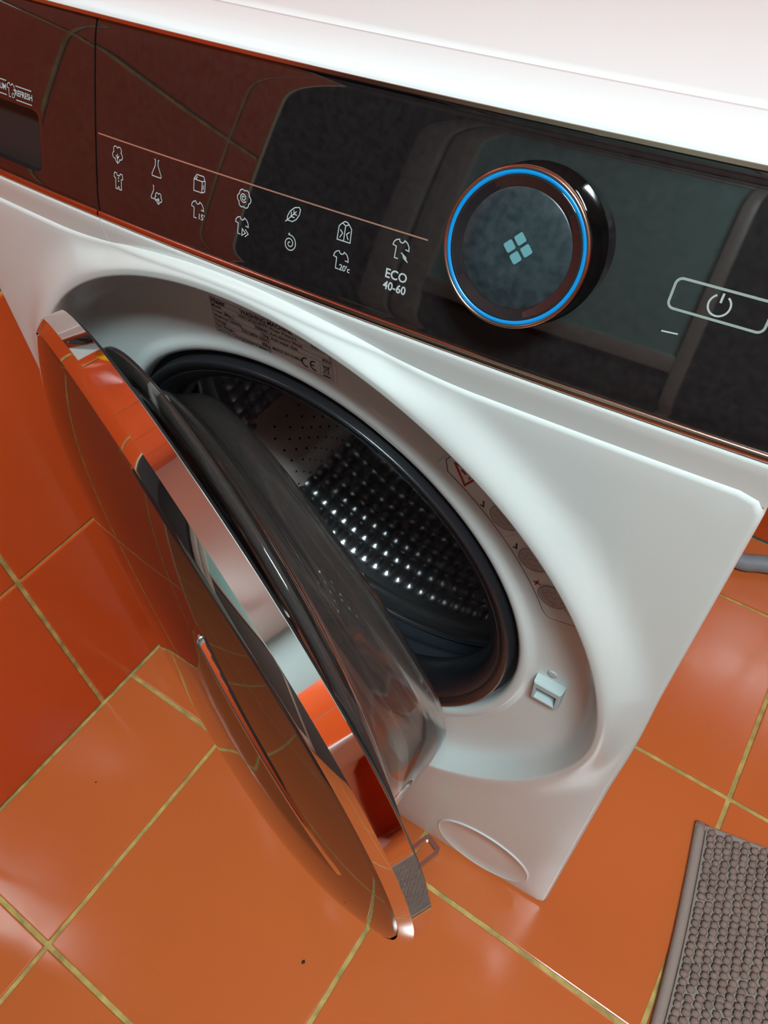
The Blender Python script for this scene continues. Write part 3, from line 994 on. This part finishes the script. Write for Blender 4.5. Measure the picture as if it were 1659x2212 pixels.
# glass bowl (thick, slanted end)
def slant(t, r, h):
    k = sstep((-h - .02) / .05)
    return .030 * math.sin(t) * k * min(1, r / .10)
out_p = [(.2300, -.0050), (.2300, -.0090), (.2200, -.0105), (.2080, -.0130), (.1985, -.0175), (.1930, -.0240), (.1890, -.0360), (.1845, -.0500), (.1800, -.0640), (.1762, -.0750), (.1722, -.0835), (.1660, -.0892), (.1580, -.0918), (.1480, -.0922),
         (.1330, -.0910), (.1000, -.0885), (.0600, -.0868), (.0005, -.0862)]
in_p = [(.0005, -.0790), (.0600, -.0795), (.1000, -.0808), (.1280, -.0830), (.1420, -.0840), (.1540, -.0830), (.1620, -.0785), (.1675, -.0710), (.1725, -.0600), (.1775, -.0480), (.1830, -.0340), (.1880, -.0200), (.1940, -.0100), (.2000, -.0060), (.2150, -.0050)]
lathe('glass_bowl', out_p + in_p, (DD + UZ * .004, DE, UZ, DN), BOWL, door, n=200, extra=slant, closed_prof=True)
# bumper stud and hook
bs = DD + DE * (-.031) + UZ * .209 + DN * (-.010)
lathe('bumper_stud', [(.0062, .002), (.0062, -.001), (.0056, -.0036), (.0038, -.0056), (.0004, -.0064)], (bs, DE, UZ, DN), mat('grey_rubber_stud', (.32, .35, .36), .5), door, n=24, cap=True)
def hook():
    c = DD + DE * .2312
    loop = [(-.0070, -.009), (-.0070, -.0270), (-.0050, -.0295), (.0050, -.0295), (.0070, -.0270), (.0070, -.009)]
    inn = [(-.0045, -.009), (-.0045, -.0255), (-.0036, -.0265), (.0036, -.0265), (.0045, -.0255), (.0045, -.009)]
    V, F = [], []
    w = .0028
    for a, b in zip(loop, inn):
        for q, s in ((a, -1), (a, 1), (b, 1), (b, -1)):
            V.append(c + DE * q[0] + DN * q[1] + UZ * (s * w))
    for i in range(5):
        for k in range(4):
            F.append((i * 4 + k, i * 4 + (k + 1) % 4, (i + 1) * 4 + (k + 1) % 4, (i + 1) * 4 + k))
    F += [(0, 1, 2, 3), (20, 23, 22, 21)]
    return mesh_obj('latch_hook', V, F, STEEL_D, door, smooth=False)
hook()
# hinge arm between front panel and door
hx = Vector((.0520, -.0030, CZ))
box('hinge_arm', (.030, -.006, CZ - .075), (.056, .018, CZ + .075), DARK_PL, door, bevel=.003)

# ------------------------------------------------------------------ bath mat
mo = Vector((.711, .191, 0))
ang = math.atan2(.017, .082)
mxv = Vector((math.cos(ang), math.sin(ang), 0))
myv = Vector((.027, -.236, 0)).normalized()
MW, MH = .50, .78
bmat = empty('bath_mat', (.97, -.15, 0))
tag(bmat, 'taupe chenille bath mat on the orange floor beside the washing machine', 'bath mat')
def mpt(a, b, z):
    wob = .006 * math.sin(b * 9) * (1 - a / MW)
    return mo + mxv * (a + wob) + myv * b + Vector((0, 0, z))
def mat_base():
    na_, nb_ = 18, 60
    V = []
    for z in (.0005, .0075):
        for i in range(na_ + 1):
            for j in range(nb_ + 1):
                V.append(mpt(MW * i / na_, MH * j / nb_, z))
    k = (na_ + 1) * (nb_ + 1)
    F = []
    def id_(i, j, l): return l * k + i * (nb_ + 1) + j
    for l in (0, 1):
        for i in range(na_):
            for j in range(nb_):
                F.append((id_(i, j, l), id_(i + 1, j, l), id_(i + 1, j + 1, l), id_(i, j + 1, l)))
    for i in range(na_):
        for j in (0, nb_):
            F.append((id_(i, j, 0), id_(i + 1, j, 0), id_(i + 1, j, 1), id_(i, j, 1)))
    for j in range(nb_):
        for i in (0, na_):
            F.append((id_(i, j, 0), id_(i, j + 1, 0), id_(i, j + 1, 1), id_(i, j, 1)))
    return mesh_obj('backing', V, F, HEM, bmat, smooth=False)
mat_base()
for side in (0, 1):
    tube('side_hem', [mpt(.006 if side == 0 else MW - .006, b, .0065) for b in [MH * i / 70 for i in range(71)]], .0062, HEM, bmat, n=10)
    tube('end_hem', [mpt(MW * i / 30, .004 if side == 0 else MH - .004, .006) for i in range(31)], .0045, HEM, bmat, n=8)
tube('stitch_line', [mpt(.0135, b, .0092) for b in [MH * i / 90 for i in range(91)]], .0012, HEM, bmat, n=6)
def pile():
    base = bmesh.new()
    bmesh.ops.create_icosphere(base, subdivisions=1, radius=1)
    bv = [v.co.copy() for v in base.verts]
    bf = [tuple(v.index for v in f.verts) for f in base.faces]
    base.free()
    V, F = [], []
    rnd = random.Random(3)
    ca, cb = .0100, .0080
    i = 0
    a = .020
    while a < MW - .014:
        b = .008 + (cb / 2 if i % 2 else 0)
        while b < MH - .008:
            c = mpt(a + rnd.uniform(-.0008, .0008), b + rnd.uniform(-.0012, .0012), .0100 + rnd.uniform(-.0012, .0008))
            ra, rb_, rc = .0054 * rnd.uniform(.92, 1.06), .0049 * rnd.uniform(.9, 1.12), .0050 * rnd.uniform(.9, 1.1)
            off = len(V)
            for v in bv:
                V.append(c + mxv * (v.x * ra) + myv * (v.y * rb_) + Vector((0, 0, v.z * rc)))
            F.extend(tuple(off + q for q in f) for f in bf)
            b += cb
        a += ca
        i += 1
    return tag(mesh_obj('chenille_pile', V, F, MAT_C, bmat), kind='stuff')
pile()

# ------------------------------------------------------------------ drain hose
hp = [Vector((.52, .625, .05)), Vector((.60, .612, .024)), Vector((.636, .6153, .0145)), Vector((.669, .6300, .0145)), Vector((.76, .655, .0145)), Vector((.95, .660, .0145)), Vector((1.25, .655, .0145))]
def smooth_path(P, n=10):
    out = []
    for i in range(len(P) - 1):
        p0, p1, p2, p3 = P[max(i - 1, 0)], P[i], P[i + 1], P[min(i + 2, len(P) - 1)]
        for k in range(n):
            t = k / n
            out.append(.5 * ((2 * p1) + (p2 - p0) * t + (2 * p0 - 5 * p1 + 4 * p2 - p3) * t * t + (3 * p1 - p0 - 3 * p2 + p3) * t ** 3))
    return out + [P[-1]]
tag(tube('drain_hose', smooth_path(hp), .0142, HOSE, None, n=16), 'smooth grey hose lying on the floor behind the washing machine', 'hose')

# ------------------------------------------------------------------ detergent pouch on the worktop (seen mirrored in the chrome)
def pouch():
    r = empty('detergent_pouch', (.015, .08, .861))
    tag(r, 'yellow and purple plastic pouch standing on the white worktop', 'pouch')
    def sheet(x0, x1, z0, z1, th, name, m, y0=.13, tp=.45):
        V = []
        n = 16
        for s in (1, -1):
            for i in range(n + 1):
                for j in range(n + 1):
                    a, b = i / n, j / n
                    bul = th * (math.sin(PI * a) ** .5) * (1 - tp * b ** 1.5) * (.7 + .3 * min(1, b * 6))
                    V.append((x0 + (x1 - x0) * a, y0 + s * bul * .5, z0 + (z1 - z0) * b))
        k = (n + 1) ** 2
        F = []
        for l in (0, 1):
            for i in range(n):
                for j in range(n):
                    q = l * k + i * (n + 1) + j
                    F.append((q, q + n + 1, q + n + 2, q + 1))
        for i in range(n):
            for j in (0, n):
                F.append((i * (n + 1) + j, (i + 1) * (n + 1) + j, k + (i + 1) * (n + 1) + j, k + i * (n + 1) + j))
        for j in range(n):
            for i in (0, n):
                F.append((i * (n + 1) + j, i * (n + 1) + j + 1, k + i * (n + 1) + j + 1, k + i * (n + 1) + j))
        return mesh_obj(name, V, F, m, r)
    sheet(-.043, .055, .8615, .955, .074, 'yellow_body', mat('pouch_yellow_film', (.80, .48, .02), .25), y0=.070, tp=.72)
    sheet(-.043, .055, .954, 1.08, .0205, 'purple_top', mat('pouch_purple_film', (.22, .06, .34), .2), y0=.070, tp=.85)
    return r
pouch()

# ------------------------------------------------------------------ wash basin on the right wall (seen mirrored in the chrome)
def basin():
    bx_, by_ = XR - .23, -.62
    r = empty('wash_basin', (bx_, by_, 0))
    tag(r, 'white ceramic pedestal wash basin against the tiled wall', 'wash basin')
    cer = mat('white_ceramic', (.80, .80, .78), .12)
    prof = [(.02, .70), (.10, .705), (.19, .74), (.235, .80), (.245, .84), (.243, .852), (.232, .855), (.222, .848), (.20, .79), (.14, .745), (.03, .735), (.001, .735)]
    V, n = [], 72
    for i in range(n):
        t = 2 * PI * i / n
        for q, z in prof:
            x = bx_ + q * .92 * math.cos(t)
            V.append((min(x, XR - .001), by_ + q * 1.12 * math.sin(t), z))
    mesh_obj('bowl', V, grid_faces(n, len(prof), True), cer, r)
    V = []
    for i in range(n):
        t = 2 * PI * i / n
        for q, z in ((.115, 0), (.11, .02), (.085, .10), (.075, .45), (.085, .66), (.11, .725)):
            V.append((bx_ + .04 + q * math.cos(t), by_ + q * math.sin(t), z))
    mesh_obj('pedestal', V, grid_faces(n, 6, True), cer, r)
    tube('tap', [(XR - .10, by_, .85), (XR - .10, by_, .93), (XR - .12, by_, .955), (XR - .16, by_, .955), (XR - .185, by_, .94)], .011, CHROME, r, n=12)
    box('tap_shelf', (XR - .13, by_ - .20, .82), (XR - .001, by_ + .20, .853), cer, r, bevel=.008)
basin()

# ------------------------------------------------------------------ crumbs of dirt on the floor
def crumb(x, y, s, label):
    bm = bmesh.new()
    bmesh.ops.create_icosphere(bm, subdivisions=1, radius=s)
    rr = random.Random(int(x * 1e4))
    for v in bm.verts:
        v.co = Vector((v.co.x * rr.uniform(.5, 1.2), v.co.y * rr.uniform(.8, 1.5), v.co.z * .5))
    zmin = min(v.co.z for v in bm.verts)
    for v in bm.verts: v.co.z -= zmin
    me = bpy.data.meshes.new('dirt_crumb')
    bm.to_mesh(me); bm.free()
    me.materials.append(BROWN)
    o = bpy.data.objects.new('dirt_crumb', me)
    COL.objects.link(o)
    o.location = (x, y, .0003)
    tag(o, label, 'dirt crumb')
BROWN = mat('dark_dirt', (.03, .015, .01), .9)
crumb(.034, -.196, .0014, 'tiny dark crumb on the floor tile beside the orange wall')
crumb(.394, -.205, .0022, 'largest dark crumb on the floor, in front of the open door')
crumb(.407, -.121, .0011, 'tiny dark crumb on the floor close to the door rim')
